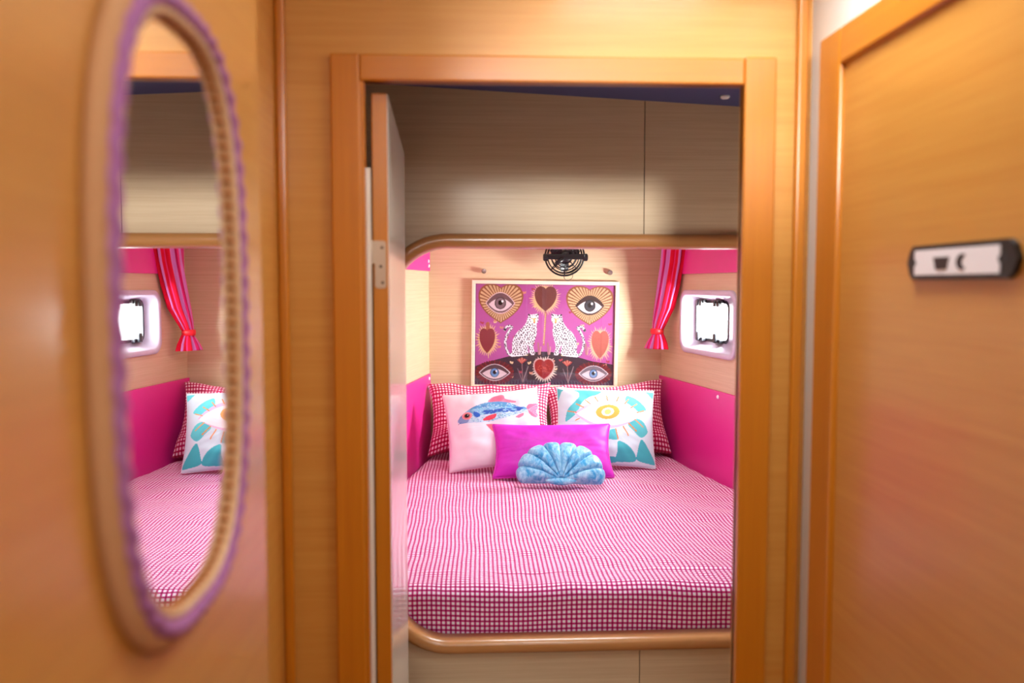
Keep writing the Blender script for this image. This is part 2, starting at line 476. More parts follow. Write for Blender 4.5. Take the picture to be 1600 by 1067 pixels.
# berth alcove walls
struct(boxobj('wall_back', (-0.30, 1.0, 4.0, 4.05, 0.0, E + 0.33), VEN))
sd = Vector((0.297, -1.9, 0)).normalized(); sn = Vector((-sd.y, sd.x, 0))
SB = Matrix(((sd.x, sn.x, 0, 0.893), (sd.y, sn.y, 0, 4.0), (0, 0, 1, E), (0, 0, 0, 1)))
pd = Vector((0.309, 1.9, 0)).normalized(); pn = Vector((-pd.y, pd.x, 0))
PT = Matrix(((pd.x, pn.x, 0, -0.5), (pd.y, pn.y, 0, 2.1), (0, 0, 1, E), (0, 0, 0, 1)))
WLN = 1.923
ph = (0.262, 0.760, -0.270, -0.040)          # porthole cut-out in starboard wall (s0, s1, z0, z1)
w = bm_obj('wall_starboard', plate([(-0.04, -E), (WLN - 0.03, -E), (WLN - 0.03, 0.33), (-0.04, 0.33)], [rrect(*ph, 0.05)], 0, 0.05), VEN)
w.matrix_world = SB; struct(w)
w = bm_obj('wall_port', plate([(0.03, -E), (WLN + 0.04, -E), (WLN + 0.04, 0.33), (0.03, 0.33)], [], 0, 0.05), VEN)
w.matrix_world = PT; struct(w)
# alcove deckhead with its hatch opening
bm = plate([(-0.6, 2.12), (1.25, 2.12), (1.05, 4.05), (-0.3, 4.05)], [rrect(0.10, 0.62, 2.34, 2.86, 0.06)], E + 0.31, E + 0.34)
xz_to_xy(bm)
struct(bm_obj('ceiling_berth', bm, plain('cream_vinyl', (228, 216, 206), rough=0.8)))
# deck hatch in the opening
hat = struct(empty('window_2', (0.36, 2.60, E + 0.34)))
bpy.context.view_layer.update()
bm = plate(rrect(0.08, 0.64, 2.32, 2.88, 0.07), [rrect(0.115, 0.605, 2.355, 2.845, 0.05)], E + 0.342, E + 0.362); xz_to_xy(bm)
rel(bm_obj('hatch_frame', bm, STEEL), hat)
bm = plate(rrect(0.09, 0.63, 2.33, 2.87, 0.06), [], E + 0.363, E + 0.371); xz_to_xy(bm)
rel(bm_obj('pane', bm, PANE), hat)
# berth base under the mattress
bm = bmesh.new()
b0, b1 = 0.45, E - 0.90
loft(bm, [[(-0.49, 2.135, z), (1.18, 2.135, z), (0.892, 3.998, z), (-0.189, 3.998, z)] for z in (b0, b1)], True, True, True)
struct(bm_obj('floor_berth', bm, VEN))

# ------------------------------------------------------------------ porthole
def porthole(name, MX, p):
    s0, s1, z0, z1 = p
    root = struct(empty(name, mat=MX))
    n = 8
    def ring(a, b, c, d, r, y): return [(x, y, z) for x, z in rrect(a, b, c, d, r, n)]
    f = 0.02
    bm = bmesh.new()
    i0, i1, j0, j1 = s0 + 0.030, s1 - 0.165, z0 + 0.046, z1 - 0.036
    rings = [ring(s0 - f, s1 + f, z0 - f, z1 + f, 0.055, -0.0004),
             ring(s0 - f, s1 + f, z0 - f, z1 + f, 0.055, -0.009),
             ring(s0 - f + .004, s1 + f - .004, z0 - f + .004, z1 + f - .004, 0.052, -0.013),
             ring(s0 - 0.004, s1 + 0.004, z0 - 0.004, z1 + 0.004, 0.046, -0.013),
             ring(s0 + 0.004, s1 - 0.004, z0 + 0.004, z1 - 0.004, 0.040, -0.006),
             ring(i0 - 0.03, i1 + 0.03, j0 - 0.026, j1 + 0.02, 0.034, 0.040),
             ring(i0 - 0.012, i1 + 0.012, j0 - 0.012, j1 + 0.012, 0.030, 0.047),
             ring(i0 - 0.012, i1 + 0.012, j0 - 0.012, j1 + 0.012, 0.030, 0.075)]
    loft(bm, rings)
    lin_ = bm_obj('liner', bm, PLAST, root, smooth=True)
    bm = plate(rrect(i0 - 0.013, i1 + 0.013, j0 - 0.013, j1 + 0.013, 0.030), [rrect(i0, i1, j0, j1, 0.022)], 0.046, 0.062)
    bm_obj('window_frame', bm, DARKP, root)
    bm = plate(rrect(i0 - 0.004, i1 + 0.004, j0 - 0.004, j1 + 0.004, 0.024), [], 0.054, 0.058)
    bm_obj('pane', bm, PANE, root)
    for k, (sx, top) in enumerate(((0.22, 1), (0.78, 1), (0.22, 0), (0.78, 0))):
        x = i0 + (i1 - i0) * sx
        bm = bmesh.new()
        if top:
            add_box(bm, x - 0.034, x + 0.034, 0.030, 0.048, j1 + 0.000, j1 + 0.016, bev=0.003)
            add_box(bm, x - 0.024, x - 0.004, 0.022, 0.048, j1 - 0.012, j1 + 0.012, bev=0.003)
            add_box(bm, x + 0.008, x + 0.026, 0.022, 0.048, j1 - 0.012, j1 + 0.012, bev=0.003)
            bm_obj('hinge', bm, BLACK, root)
        else:
            add_box(bm, x - 0.034, x + 0.030, 0.028, 0.048, j0 - 0.014, j0 + 0.002, bev=0.003)
            add_box(bm, x - 0.012, x + 0.012, 0.016, 0.046, j0 - 0.012, j0 + 0.026, bev=0.005)
            bm_obj('latch', bm, DARKP, root)
    return root
porthole('window_1', SB, ph)
porthole('window_added', SF, ph3)  # unseen porthole, added to throw light on the door leaf

# ------------------------------------------------------------------ pink lining boards with screw caps
CAPME = None
def cap(parent, x, z):
    global CAPME
    if CAPME is None:
        bm = bmesh.new(); lathe(bm, [(0.0085, 0.0), (0.0085, -0.002), (0.006, -0.0045), (0.0015, -0.0055)], 14, 'Y')
        o = bm_obj('screw_cap', bm, CAPW, parent, loc=(x, -0.0121, z), smooth=True); CAPME = o.data
    else:
        link('screw_cap', CAPME, CAPW, parent, loc=(x, -0.0121, z))
def board(MX, s0, s1, z0, z1, caps, label):
    root = empty('side_panel', mat=MX @ Matrix.Translation((0, 0, z0)))
    boxobj('board', (s0, s1, -0.012, -0.0003, 0, z1 - z0), PINK, root, bev=0.002)
    for x, z in caps: cap(root, x, z - z0)
    tag(root, label, 'panel')
board(SB, 0.004, 1.86, -0.80, -0.421, [(0.020, -0.446), (0.642, -0.443), (1.25, -0.443)], 'bright pink board low on the wall beneath the porthole and curtain')
board(SB, 0.03, 1.86, 0.0485, 0.29, [(0.75, 0.2), (1.3, 0.2)], 'bright pink board above the porthole, behind the striped curtain')
board(PT, 0.04, WLN - 0.024, -0.80, -0.406, [(1.858, -0.425), (1.845, -0.467), (1.2, -0.43)], 'lit pink board beside the gingham pillow and the fish cushion')
board(PT, 0.04, WLN - 0.024, 0.064, 0.29, [(1.856, 0.108), (1.866, 0.087), (1.2, 0.12)], 'small pink board by the rounded corner of the alcove opening, two white caps')

# ------------------------------------------------------------------ mattress in gingham sheet
MZ = E - 0.762
def nz(x, y, z=0.0): return noise.noise((x, y, z))
def make_mattress():
    nu = 190
    # profile along the length: up the front face, over the rounded edge, back over the top
    prof = []
    z0 = MZ - 0.128
    r = 0.035
    y0 = 2.135
    arcl = 0.0
    for i in range(12): prof.append((y0, z0 + (MZ - r - z0) * i / 12))
    for i in range(9):
        a = math.radians(180 - 90 * i / 8)
        prof.append((y0 + r + r * math.cos(a), MZ - r + r * math.sin(a)))
    ny = 210
    for i in range(1, ny + 1): prof.append((y0 + r + (3.985 - y0 - r) * i / ny, MZ))
    verts, uvs = [], []
    s = 0.0
    prev = prof[0]
    nb = len(prof)
    for k, (y, z) in enumerate(prof):
        s += math.hypot(y - prev[0], z - prev[1]); prev = (y, z)
        xl = -0.5 + 0.309 / 1.9 * (y - 2.1) + 0.016
        xr = 0.893 + 0.297 / 1.9 * (4.0 - y) - 0.018
        for i in range(nu + 1):
            t = i / nu
            x = xl + (xr - xl) * t
            edge = min(1.0, (x - xl) / 0.05, (xr - x) / 0.05)
            edge = max(0.0, edge)
            h = 0.0
            if k >= 12:
                f = min(1.0, (k - 11) / 9.0)
                wr_ = 0.009 * nz(x * 3.0 + 5, y * 3.0) + 0.005 * nz(x * 8 + y * 3, y * 9, 3.0) + 0.0022 * nz(x * 22, y * 26, 7.0)
                # pulled ridges running out to the right front corner and across from the cushions
                q = (x * 0.55 + y * 0.84)
                wr_ += 0.007 * max(0, nz(q * 11.0, (x - y) * 1.3, 11.0)) * min(1, max(0, (x - 0.1) * 2))
                wr_ += 0.006 * math.exp(-((y - 3.25 - 0.10 * math.sin(x * 5)) / 0.02) ** 2) * max(0, nz(x * 4, 1.0, 2.0) + 0.2)
                h = f * wr_ * (0.3 + 0.7 * edge) - 0.03 * (1 - edge) ** 2 * f
                # a soft dip in the middle of the front edge
                yy = y
            else:
                yy = y + 0.004 * nz(x * 5, z * 6, 1.0) + 0.0025 * nz(x * 14, z * 10, 5.0) + 0.005 * (1 - k / 12.0)
            if k < 30:
                g_ = min(1.0, k / 12.0)
                h += g_ * (0.005 * nz(x * 4.0, 0.3, 9.0) - 0.004 * math.exp(-((x - 0.45) / 0.25) ** 2))
            if k >= 12: yy = y
            verts.append((x, yy, z + h))
            wx = x + 0.016 * nz(x * 2.2, y * 2.2, 20.0) + 0.0035 * nz(x * 6, y * 6, 21.0)
            wy = s + 0.020 * nz(x * 2.0, y * 2.0, 30.0) + 0.0035 * nz(x * 6, y * 6, 31.0)
            wx += 0.05 * (y - 2.1) * max(0, x - 0.2)
            uvs.append((wx, wy))
    W = nu + 1
    faces = []
    for k in range(nb - 1):
        for i in range(nu):
            a = k * W + i
            faces.append((a, a + 1, a + W + 1, a + W))
    # underside and sides close the block
    nv = len(verts)
    base = []
    last = (nb - 1) * W
    corners = [(verts[0][0], verts[0][1]), (verts[nu][0], verts[nu][1]), (verts[last + nu][0], verts[last + nu][1]), (verts[last][0], verts[last][1])]
    for c in corners:
        verts.append((c[0], c[1], z0)); uvs.append((c[0], c[1]))
    faces.append((nv, nv + 3, nv + 2, nv + 1))
    faces.append([nv, nv + 3] + [k * W for k in range(nb - 1, -1, -1)])
    faces.append([nv + 2, nv + 1] + [k * W + nu for k in range(nb)])
    faces.append([nv + 3, nv + 2] + [last + i for i in range(nu, -1, -1)])
    me = bpy.data.meshes.new('mattress')
    me.from_pydata(verts, [], faces)
    lay = me.uv_layers.new(name='UVMap')
    vi = np.empty(len(me.loops), dtype=np.int32); me.loops.foreach_get('vertex_index', vi)
    lay.data.foreach_set('uv', np.asarray(uvs, dtype=np.float32)[vi].ravel())
    me.update()
    o = link('mattress', me, SHEET, smooth=True)
    return tag(o, 'berth mattress in a crinkled magenta and white gingham sheet', 'mattress')
make_mattress()

# ------------------------------------------------------------------ print painter: flat colour shapes on a fine grid
class Paint:
    def __init__(s, X, Y, base):
        s.X, s.Y = X, Y
        s.c = np.zeros(X.shape + (3,)); s.c[...] = lin(base)
    def fill(s, m, col, a=1.0):
        s.c[m] = s.c[m] * (1 - a) + lin(col) * a
    def poly_mask(s, pts):
        X, Y = s.X, s.Y
        m = np.zeros(X.shape, bool)
        n = len(pts)
        for i in range(n):
            x0, y0 = pts[i]; x1, y1 = pts[(i + 1) % n]
            if y0 == y1: continue
            cnd = ((y0 > Y) != (y1 > Y)) & (X < (x1 - x0) * (Y - y0) / (y1 - y0) + x0)
            m ^= cnd
        return m
    def poly(s, pts, col, a=1.0): s.fill(s.poly_mask(pts), col, a)
    def ell_mask(s, cx, cy, rx, ry, rot=0.0):
        c, d = math.cos(rot), math.sin(rot)
        u = (s.X - cx) * c + (s.Y - cy) * d; v = -(s.X - cx) * d + (s.Y - cy) * c
        return (u / rx) ** 2 + (v / ry) ** 2 < 1
    def ell(s, cx, cy, rx, ry, col, rot=0.0, a=1.0): s.fill(s.ell_mask(cx, cy, rx, ry, rot), col, a)
    def line(s, pts, w, col, a=1.0):
        m = np.zeros(s.X.shape, bool)
        for (x0, y0), (x1, y1) in zip(pts, pts[1:]):
            dx, dy = x1 - x0, y1 - y0
            l2 = dx * dx + dy * dy + 1e-9
            t = np.clip(((s.X - x0) * dx + (s.Y - y0) * dy) / l2, 0, 1)
            m |= (s.X - x0 - t * dx) ** 2 + (s.Y - y0 - t * dy) ** 2 < (w / 2) ** 2
        s.fill(m, col, a)
        return m
    def heart_f(s, cx, cy, rx, ry):
        x = (s.X - cx) / rx * 1.14; y = -(s.Y - cy) / ry * 1.1 + 0.1
        return (x * x + y * y - 1) ** 3 - x * x * y ** 3
    def heart(s, cx, cy, rx, ry, col): s.fill(s.heart_f(cx, cy, rx, ry) < 0, col)
    def almond_mask(s, cx, cy, w, hu, hd):
        t = np.clip(1 - ((s.X - cx) / w) ** 2, 0, 1)
        return (np.abs(s.X - cx) < w) & (s.Y - cy > -hu * t) & (s.Y - cy < hd * t)

def smooth_closed(pts, n=5):
    """Catmull-Rom through a closed outline"""
    out = []
    m = len(pts)
    for i in range(m):
        p0, p1, p2, p3 = [np.array(pts[(i + k) % m], float) for k in (-1, 0, 1, 2)]
        for j in range(n):
            t = j / n
            out.append(tuple(0.5 * (2 * p1 + (p2 - p0) * t + (2 * p0 - 5 * p1 + 4 * p2 - p3) * t * t + (3 * p1 - p0 - 3 * p2 + p3) * t ** 3)))
    return out

def set_print(me, cols):
    a = me.color_attributes.new('print', 'FLOAT_COLOR', 'POINT')
    rgba = np.ones((len(me.vertices), 4), dtype=np.float32); rgba[:, :3] = cols.reshape(-1, 3)
    a.data.foreach_set('color', rgba.ravel())

def paint_poster(nx, ny):
    x = np.linspace(80, 1050, nx); y = np.linspace(285, 980, ny)
    X, Y = np.meshgrid(x, y)
    rng = random.Random(4)
    P = Paint(X, Y, (178, 86, 160))
    P.fill((Y < 420) & (X < 1000), (166, 76, 150), 0.4)
    gold, dgold, rust = (222, 184, 136), (150, 92, 62), (134, 62, 58)
    # dark mound and ground
    P.poly(smooth_closed([(60, 870), (250, 800), (420, 762), (580, 748), (760, 775), (900, 812), (1070, 850), (1070, 1000), (60, 1000)], 4), (56, 42, 58))
    P.fill((Y > 940) & (Y < 985), (58, 62, 84), 0.7)
    # little moths, drops
    for _ in range(46):
        cx, cy = rng.uniform(90, 1040), rng.uniform(295, 960)
        col = rng.choice([(220, 190, 150), (170, 60, 80), (206, 140, 120)])
        for d in (-1, 1):
            P.ell(cx + d * 6, cy + rng.uniform(-3, 3), 6, 9, col, d * 0.5)
    # hearts with radiating gold
    def ray_heart(cx, cy, rx, ry, nray, edge, inner=None):
        f = P.heart_f(cx, cy, rx, ry) < 0
        P.fill(f, edge)
        f2 = P.heart_f(cx, cy, rx * 0.93, ry * 0.93) < 0
        th = np.arctan2(Y - cy, X - cx)
        rays = np.sin(th * nray) > -0.2
        P.fill(f2, (142, 92, 66)); P.fill(f2 & rays, (214, 180, 140))
        if inner: P.heart(cx, cy, rx * inner, ry * inner, rust)
    ray_heart(257, 425, 155, 135, 38, dgold)
    ray_heart(873, 432, 165, 135, 42, dgold)
    def spiky(cx, cy, rx, ry, n, r_in, r_out, col, jit):
        for i in range(n):
            a = 2 * math.pi * i / n
            k = rng.uniform(1 - jit, 1)
            ca, sa = math.cos(a), math.sin(a)
            P.poly([(cx + rx * r_in * ca - 9 * sa, cy + ry * r_in * sa + 9 * ca), (cx + rx * r_in * ca + 9 * sa, cy + ry * r_in * sa - 9 * ca), (cx + rx * r_out * k * ca, cy + ry * r_out * k * sa)], col)
    spiky(562, 382, 112, 116, 42, 0.5, 1.05, gold, 0.15)
    P.heart(566, 388, 76, 86, (110, 58, 58))
    P.line([(568, 480), (558, 700)], 13, (176, 120, 90))
    for i in range(16):
        P.ell(566 - i * 0.6, 490 + i * 13, 4, 5, (224, 190, 150))
    spiky(168, 670, 90, 125, 34, 0.5, 1.08, gold, 0.25)
    P.line([(168, 560), (170, 600)], 26, (170, 96, 74))
    P.heart(166, 680, 54, 86, (134, 48, 62))
    spiky(950, 690, 94, 126, 38, 0.5, 1.08, (216, 180, 146), 0.25)
    P.heart(950, 700, 60, 96, (176, 96, 88))
    spiky(564, 868, 100, 104, 30, 0.55, 1.02, (214, 196, 186), 0.2)
    P.heart(562, 872, 74, 76, (196, 160, 160)); P.heart(562, 872, 66, 68, (146, 32, 40))
    for _ in range(40):
        a, r = rng.uniform(0, 6.28), rng.uniform(0, 45)
        P.ell(562 + r * math.cos(a), 865 + r * math.sin(a), 3, 3, (190, 90, 80))
    # eyes
    def eye(cx, cy, w, h, iris, lid, ring=None, lash=None, white=(226, 206, 216)):
        if lash:
            for i in range(44):
                a = 2 * math.pi * i / 44
                ca, sa = math.cos(a), math.sin(a)
                P.line([(cx + w * 0.9 * ca, cy + h * 0.9 * sa), (cx + w * 1.32 * ca, cy + h * 1.55 * sa)], 11, (126, 34, 42) if i % 2 else (98, 28, 40))
        if ring: P.fill(P.almond_mask(cx, cy, w * 1.12, h * 1.15, h * 1.1), ring)
        P.fill(P.almond_mask(cx, cy, w * 1.04, h * 1.06, h * 1.0), lid)
        P.fill(P.almond_mask(cx, cy + h * 0.12, w * 0.88, h * 0.62, h * 0.70), white)
        m = P.almond_mask(cx, cy + h * 0.12, w * 0.88, h * 0.74, h * 0.74)
        P.fill(P.ell_mask(cx, cy, h * 0.60, h * 0.62) & m, tuple(int(v * 0.55) for v in iris))
        P.fill(P.ell_mask(cx, cy, h * 0.50, h * 0.54) & m, iris)
        P.fill(P.ell_mask(cx, cy - h * 0.05, h * 0.24, h * 0.26) & m, (22, 20, 28))
        P.ell(cx + h * 0.22, cy - h * 0.2, h * 0.11, h * 0.13, (245, 245, 250))
    eye(254, 418, 92, 66, (128, 108, 118), (112, 84, 92), (222, 190, 200))
    eye(874, 428, 98, 66, (62, 66, 76), (66, 48, 50), None, white=(232, 220, 226))
    eye(220, 895, 98, 52, (104, 150, 206), (92, 70, 80), (214, 204, 214), lash=True)
    eye(908, 898, 94, 50, (110, 152, 204), (120, 110, 124), (214, 204, 214), lash=True)
    # flowers and cacti
    for fx, fy in ((408, 815), (724, 830)):
        P.line([(fx, fy), (fx + 8, 965)], 5, (140, 110, 110))
        P.line([(fx + 8, 960), (fx - 30, 865)], 6, (120, 104, 112)); P.line([(fx + 8, 960), (fx + 44, 850)], 6, (140, 124, 130))
        for k in range(-3, 4):
            P.line([(fx, fy + 14), (fx + k * 10, fy - 22 + abs(k) * 4)], 8, (170, 60, 66) if k % 2 else (196, 130, 110))
    for fx in (525, 592, 855):
        P.line([(fx, 765), (fx - 6, 690)], 12, (164, 110, 120)); P.line([(fx + 8, 765), (fx + 14, 715)], 8, (190, 150, 140))
    # the pair of spotted cats
    cat = smooth_closed([(446, 506), (452, 489), (468, 493), (500, 489), (516, 486), (520, 504), (517, 540), (506, 562), (510, 600), (504, 645), (490, 690), (487, 725), (500, 762), (492, 771), (466, 768), (456, 725), (442, 700), (450, 742), (444, 770), (395, 780), (345, 783), (328, 776), (340, 742), (338, 700), (350, 652), (376, 612), (410, 582), (432, 552), (440, 528)], 4)
    tail = [(340, 778), (312, 762), (296, 720), (290, 680), (300, 640), (318, 606), (336, 582), (318, 572), (298, 580), (286, 600)]
    mir = lambda q: [(1128 - a, b) for a, b in q]
    for T in (lambda q: q, mir):
        P.poly(T([(398, 776), (420, 764), (450, 768), (445, 778)]), (226, 206, 160))
        m = P.line(T(tail), 19, (110, 96, 116))
        m = P.line(T(tail), 15, (232, 228, 238))
        body = P.poly_mask(T(cat))
        sh = 4
        P.fill(body, (236, 232, 240))
        spots = []
        yy = 500
        row = 0
        while yy < 780:
            xx = 286 + (row % 2) * 8
            while xx < 520:
                spots.append((xx + rng.uniform(-4, 4), yy + rng.uniform(-4, 4)))
                xx += 17
            yy += 14; row += 1
        sp = np.zeros(X.shape, bool)
        for a, b in T(spots):
            sp |= P.ell_mask(a, b, rng.uniform(4.6, 6.4), rng.uniform(3.8, 5.4), rng.uniform(0, 3))
        face = P.ell_mask(*T([(488, 528)])[0], 24, 30)
        P.fill(sp & (body | m) & ~face, (70, 58, 84))
        for q in ((474, 520), (498, 520)): P.ell(*T([q])[0], 6, 3.5, (206, 176, 80))
        P.poly(T([(483, 520), (494, 520), (497, 545), (484, 545)]), (226, 180, 96))
        P.ell(*T([(490, 550)])[0], 6, 4, (190, 70, 80))
        for q in ((452, 494), (515, 493)): P.ell(*T([q])[0], 6, 6, (60, 50, 70))
        P.ell(*T([(287, 598)])[0], 8, 9, (50, 42, 60))
    P.fill((X < 88) | (X > 1042) | (Y < 292) | (Y > 972), (96, 52, 92), 0.6)
    return P.c

# framed poster ------------------------------------------------------
tilt = math.radians(-0.75)
PW, PH = 0.683, 0.502
PM = Matrix.Translation((0.3445, 3.9985, E - 0.2305)) @ Matrix.Rotation(-tilt, 4, 'Y')
pic = empty('framed_poster', mat=PM)
tag(pic, 'pale wood framed pink poster with two spotted cats, hearts and eyes, above the pillows', 'picture')
fwid = 0.0175
bm = bmesh.new()
def frect(i, y): return [(-PW / 2 + i, y, -PH / 2 + i), (PW / 2 - i, y, -PH / 2 + i), (PW / 2 - i, y, PH / 2 - i), (-PW / 2 + i, y, PH / 2 - i)]
lp = [frect(0, 0), frect(0, -0.018), frect(0.002, -0.02), frect(fwid - 0.002, -0.02), frect(fwid, -0.018), frect(fwid, 0)]
loft(bm, lp + [lp[0]])
bmesh.ops.remove_doubles(bm, verts=bm.verts, dist=1e-6)
bm_obj('frame', bm, FRAMEW, pic)
nx, ny = 400, 290
cols = paint_poster(nx, ny)
iw, ih = PW - 2 * fwid + 0.002, PH - 2 * fwid + 0.002
xs = np.linspace(-iw / 2, iw / 2, nx); zs = np.linspace(ih / 2, -ih / 2, ny)
Xg, Zg = np.meshgrid(xs, zs)
V = np.stack([Xg, np.full_like(Xg, -0.008), Zg], -1).reshape(-1, 3)
def grid_faces(nx, ny, flip=False):
    a = (np.arange(ny - 1)[:, None] * nx + np.arange(nx - 1)[None, :]).ravel()
    q = np.stack([a, a + nx, a + nx + 1, a + 1], 1)
    return q[:, ::-1] if flip else q
me = bpy.data.meshes.new('print')
me.from_pydata(V.tolist(), [], grid_faces(nx, ny).tolist())
set_print(me, cols)
link('print', me, POSTER, pic)
boxobj('glazing', (-iw / 2, iw / 2, -0.0125, -0.0105, -ih / 2, ih / 2), GLAZE, pic)
boxobj('back_board', (-iw / 2, iw / 2, -0.007, -0.001, -ih / 2, ih / 2), FRAMEW, pic)

# steel wall pins ------------------------------------------------------
for px, pz, lab in ((0.062, 0.064, 'small round steel pin on the veneer wall, the one nearer the small pink board'), (0.646, 0.058, 'small round steel pin on the veneer wall, the one nearer the striped curtain')):
    bm = bmesh.new(); lathe(bm, [(0.006, 0.0), (0.006, -0.006), (0.0115, -0.007), (0.0115, -0.022), (0.010, -0.024), (0.002, -0.0245)], 18, 'Y')
    o = bm_obj('wall_pin', bm, STEEL, loc=(px, 3.9995, E + pz), smooth=False)
    tag(o, lab, 'pin', 'steel pins above the poster')

# ------------------------------------------------------------------ pillows and cushions
def sheet_pair(W, H, T, n, colfn=None, backcol=(240, 220, 230), pinch=0.05, seed=0.0, wr=0.006, q=0.42, sag=0.0, rag=0.0, p=2.6):
    """pillow surface: front and back skins sharing their border; returns mesh (local: X width, Y up the cushion, Z out)"""
    u = np.linspace(-1, 1, n)
    U, Vv = np.meshgrid(u, u)                 # row index = v
    XX = U * W / 2 * (1 - pinch * (1 - Vv ** 2) * np.abs(U) ** 1.5)
    YY = Vv * H / 2 * (1 - pinch * (1 - U ** 2) * np.abs(Vv) ** 1.5)
    prof = np.clip((1 - np.abs(U) ** p) * (1 - np.abs(Vv) ** p), 0, 1) ** q
    verts = []
    nzv = np.zeros((n, n)); nz2 = np.zeros((n, n)); rg = np.zeros((n, n))
    for j in range(n):
        for i in range(n):
            x, y = U[j, i], Vv[j, i]
            a = math.atan2(y, x)
            r = math.hypot(x, y)
            nzv[j, i] = noise.noise((x * 1.6 + seed, y * 1.6, seed)) + 0.55 * noise.noise((x * 4 + seed, y * 4, seed + 4)) + 0.35 * r * noise.noise((a * 5.5, r * 1.2, seed + 9))
            nz2[j, i] = noise.noise((x * 1.5, y * 1.5, seed + 17))
            rg[j, i] = noise.noise((x * 2.2, y * 2.2, seed + 27))
    YY = YY + rag * rg
    Zf = T * 0.5 * prof * (1 - sag * Vv) + wr * nzv * np.minimum(1, prof * 1.6)
    Zb = -T * 0.5 * prof * (1 - sag * Vv) + wr * nz2 * prof
    F = np.stack([XX, YY, Zf], -1).reshape(-1, 3)
    B = np.stack([XX, YY, Zb], -1)[1:-1, 1:-1].reshape(-1, 3)
    idx = np.arange(n * n).reshape(n, n)
    bidx = idx.copy()
    bidx[1:-1, 1:-1] = n * n + np.arange((n - 2) ** 2).reshape(n - 2, n - 2)
    def quads(ix, flip):
        q_ = np.stack([ix[:-1, :-1], ix[:-1, 1:], ix[1:, 1:], ix[1:, :-1]], -1).reshape(-1, 4)
        return q_[:, ::-1] if flip else q_
    faces = np.concatenate([quads(idx, False), quads(bidx, True)])
    me = bpy.data.meshes.new('cushion')
    me.from_pydata(np.concatenate([F, B]).tolist(), [], faces.tolist())
    lay = me.uv_layers.new(name='UVMap')
    uvf = np.concatenate([np.stack([U * W / 2, Vv * H / 2], -1).reshape(-1, 2), np.stack([U * W / 2, Vv * H / 2], -1)[1:-1, 1:-1].reshape(-1, 2)])
    vi = np.empty(len(me.loops), dtype=np.int32); me.loops.foreach_get('vertex_index', vi)
    lay.data.foreach_set('uv', uvf[vi].astype(np.float32).ravel())
    if colfn is not None:
        cf = colfn((U + 1) / 2, (1 - Vv) / 2).reshape(-1, 3)
        cb = np.tile(lin(backcol), (len(B), 1))
        set_print(me, np.concatenate([cf, cb]))
    border = [tuple(F[k]) for k in list(idx[0, :]) + list(idx[1:, -1]) + list(idx[-1, -2::-1]) + list(idx[-2:0:-1, 0])]
    return me, border

def place(o, x, y, z, lean, turn=0.0, roll=0.0):
    """lean: angle from lying flat; turn about vertical; roll in the cushion's own plane"""
    o.matrix_world = Matrix.Translation((x, y, z)) @ Matrix.Rotation(turn, 4, 'Z') @ Matrix.Rotation(lean, 4, 'X') @ Matrix.Rotation(roll, 4, 'Z')

rad = math.radians
me, _ = sheet_pair(0.560, 0.335, 0.17, 120, pinch=0.09, seed=3.1, wr=0.022, rag=0.022, sag=0.40, q=0.40)
o = link('pillow', me, PILLOWM, smooth=True)
place(o, 0.088, 3.834, MZ + 0.166, rad(64), rad(3), rad(-1))
tag(o, 'magenta gingham pillow behind the fish cushion', 'pillow', 'gingham pillows')
me, _ = sheet_pair(0.560, 0.335, 0.17, 120, pinch=0.10, seed=8.4, wr=0.022, rag=0.018, sag=0.40, q=0.40)
o = link('pillow', me, PILLOWM, smooth=True)
place(o, 0.610, 3.850, MZ + 0.164, rad(64), rad(-2), rad(2.5))
tag(o, 'magenta gingham pillow behind the aqua eye cushion', 'pillow', 'gingham pillows')

def bilerp(c, u, v):
    (tl, tr, br, bl) = [np.array(k, float) for k in c]
    u, v = u[..., None], v[..., None]
    return tl * (1 - u) * (1 - v) + tr * u * (1 - v) + br * u * v + bl * (1 - u) * v

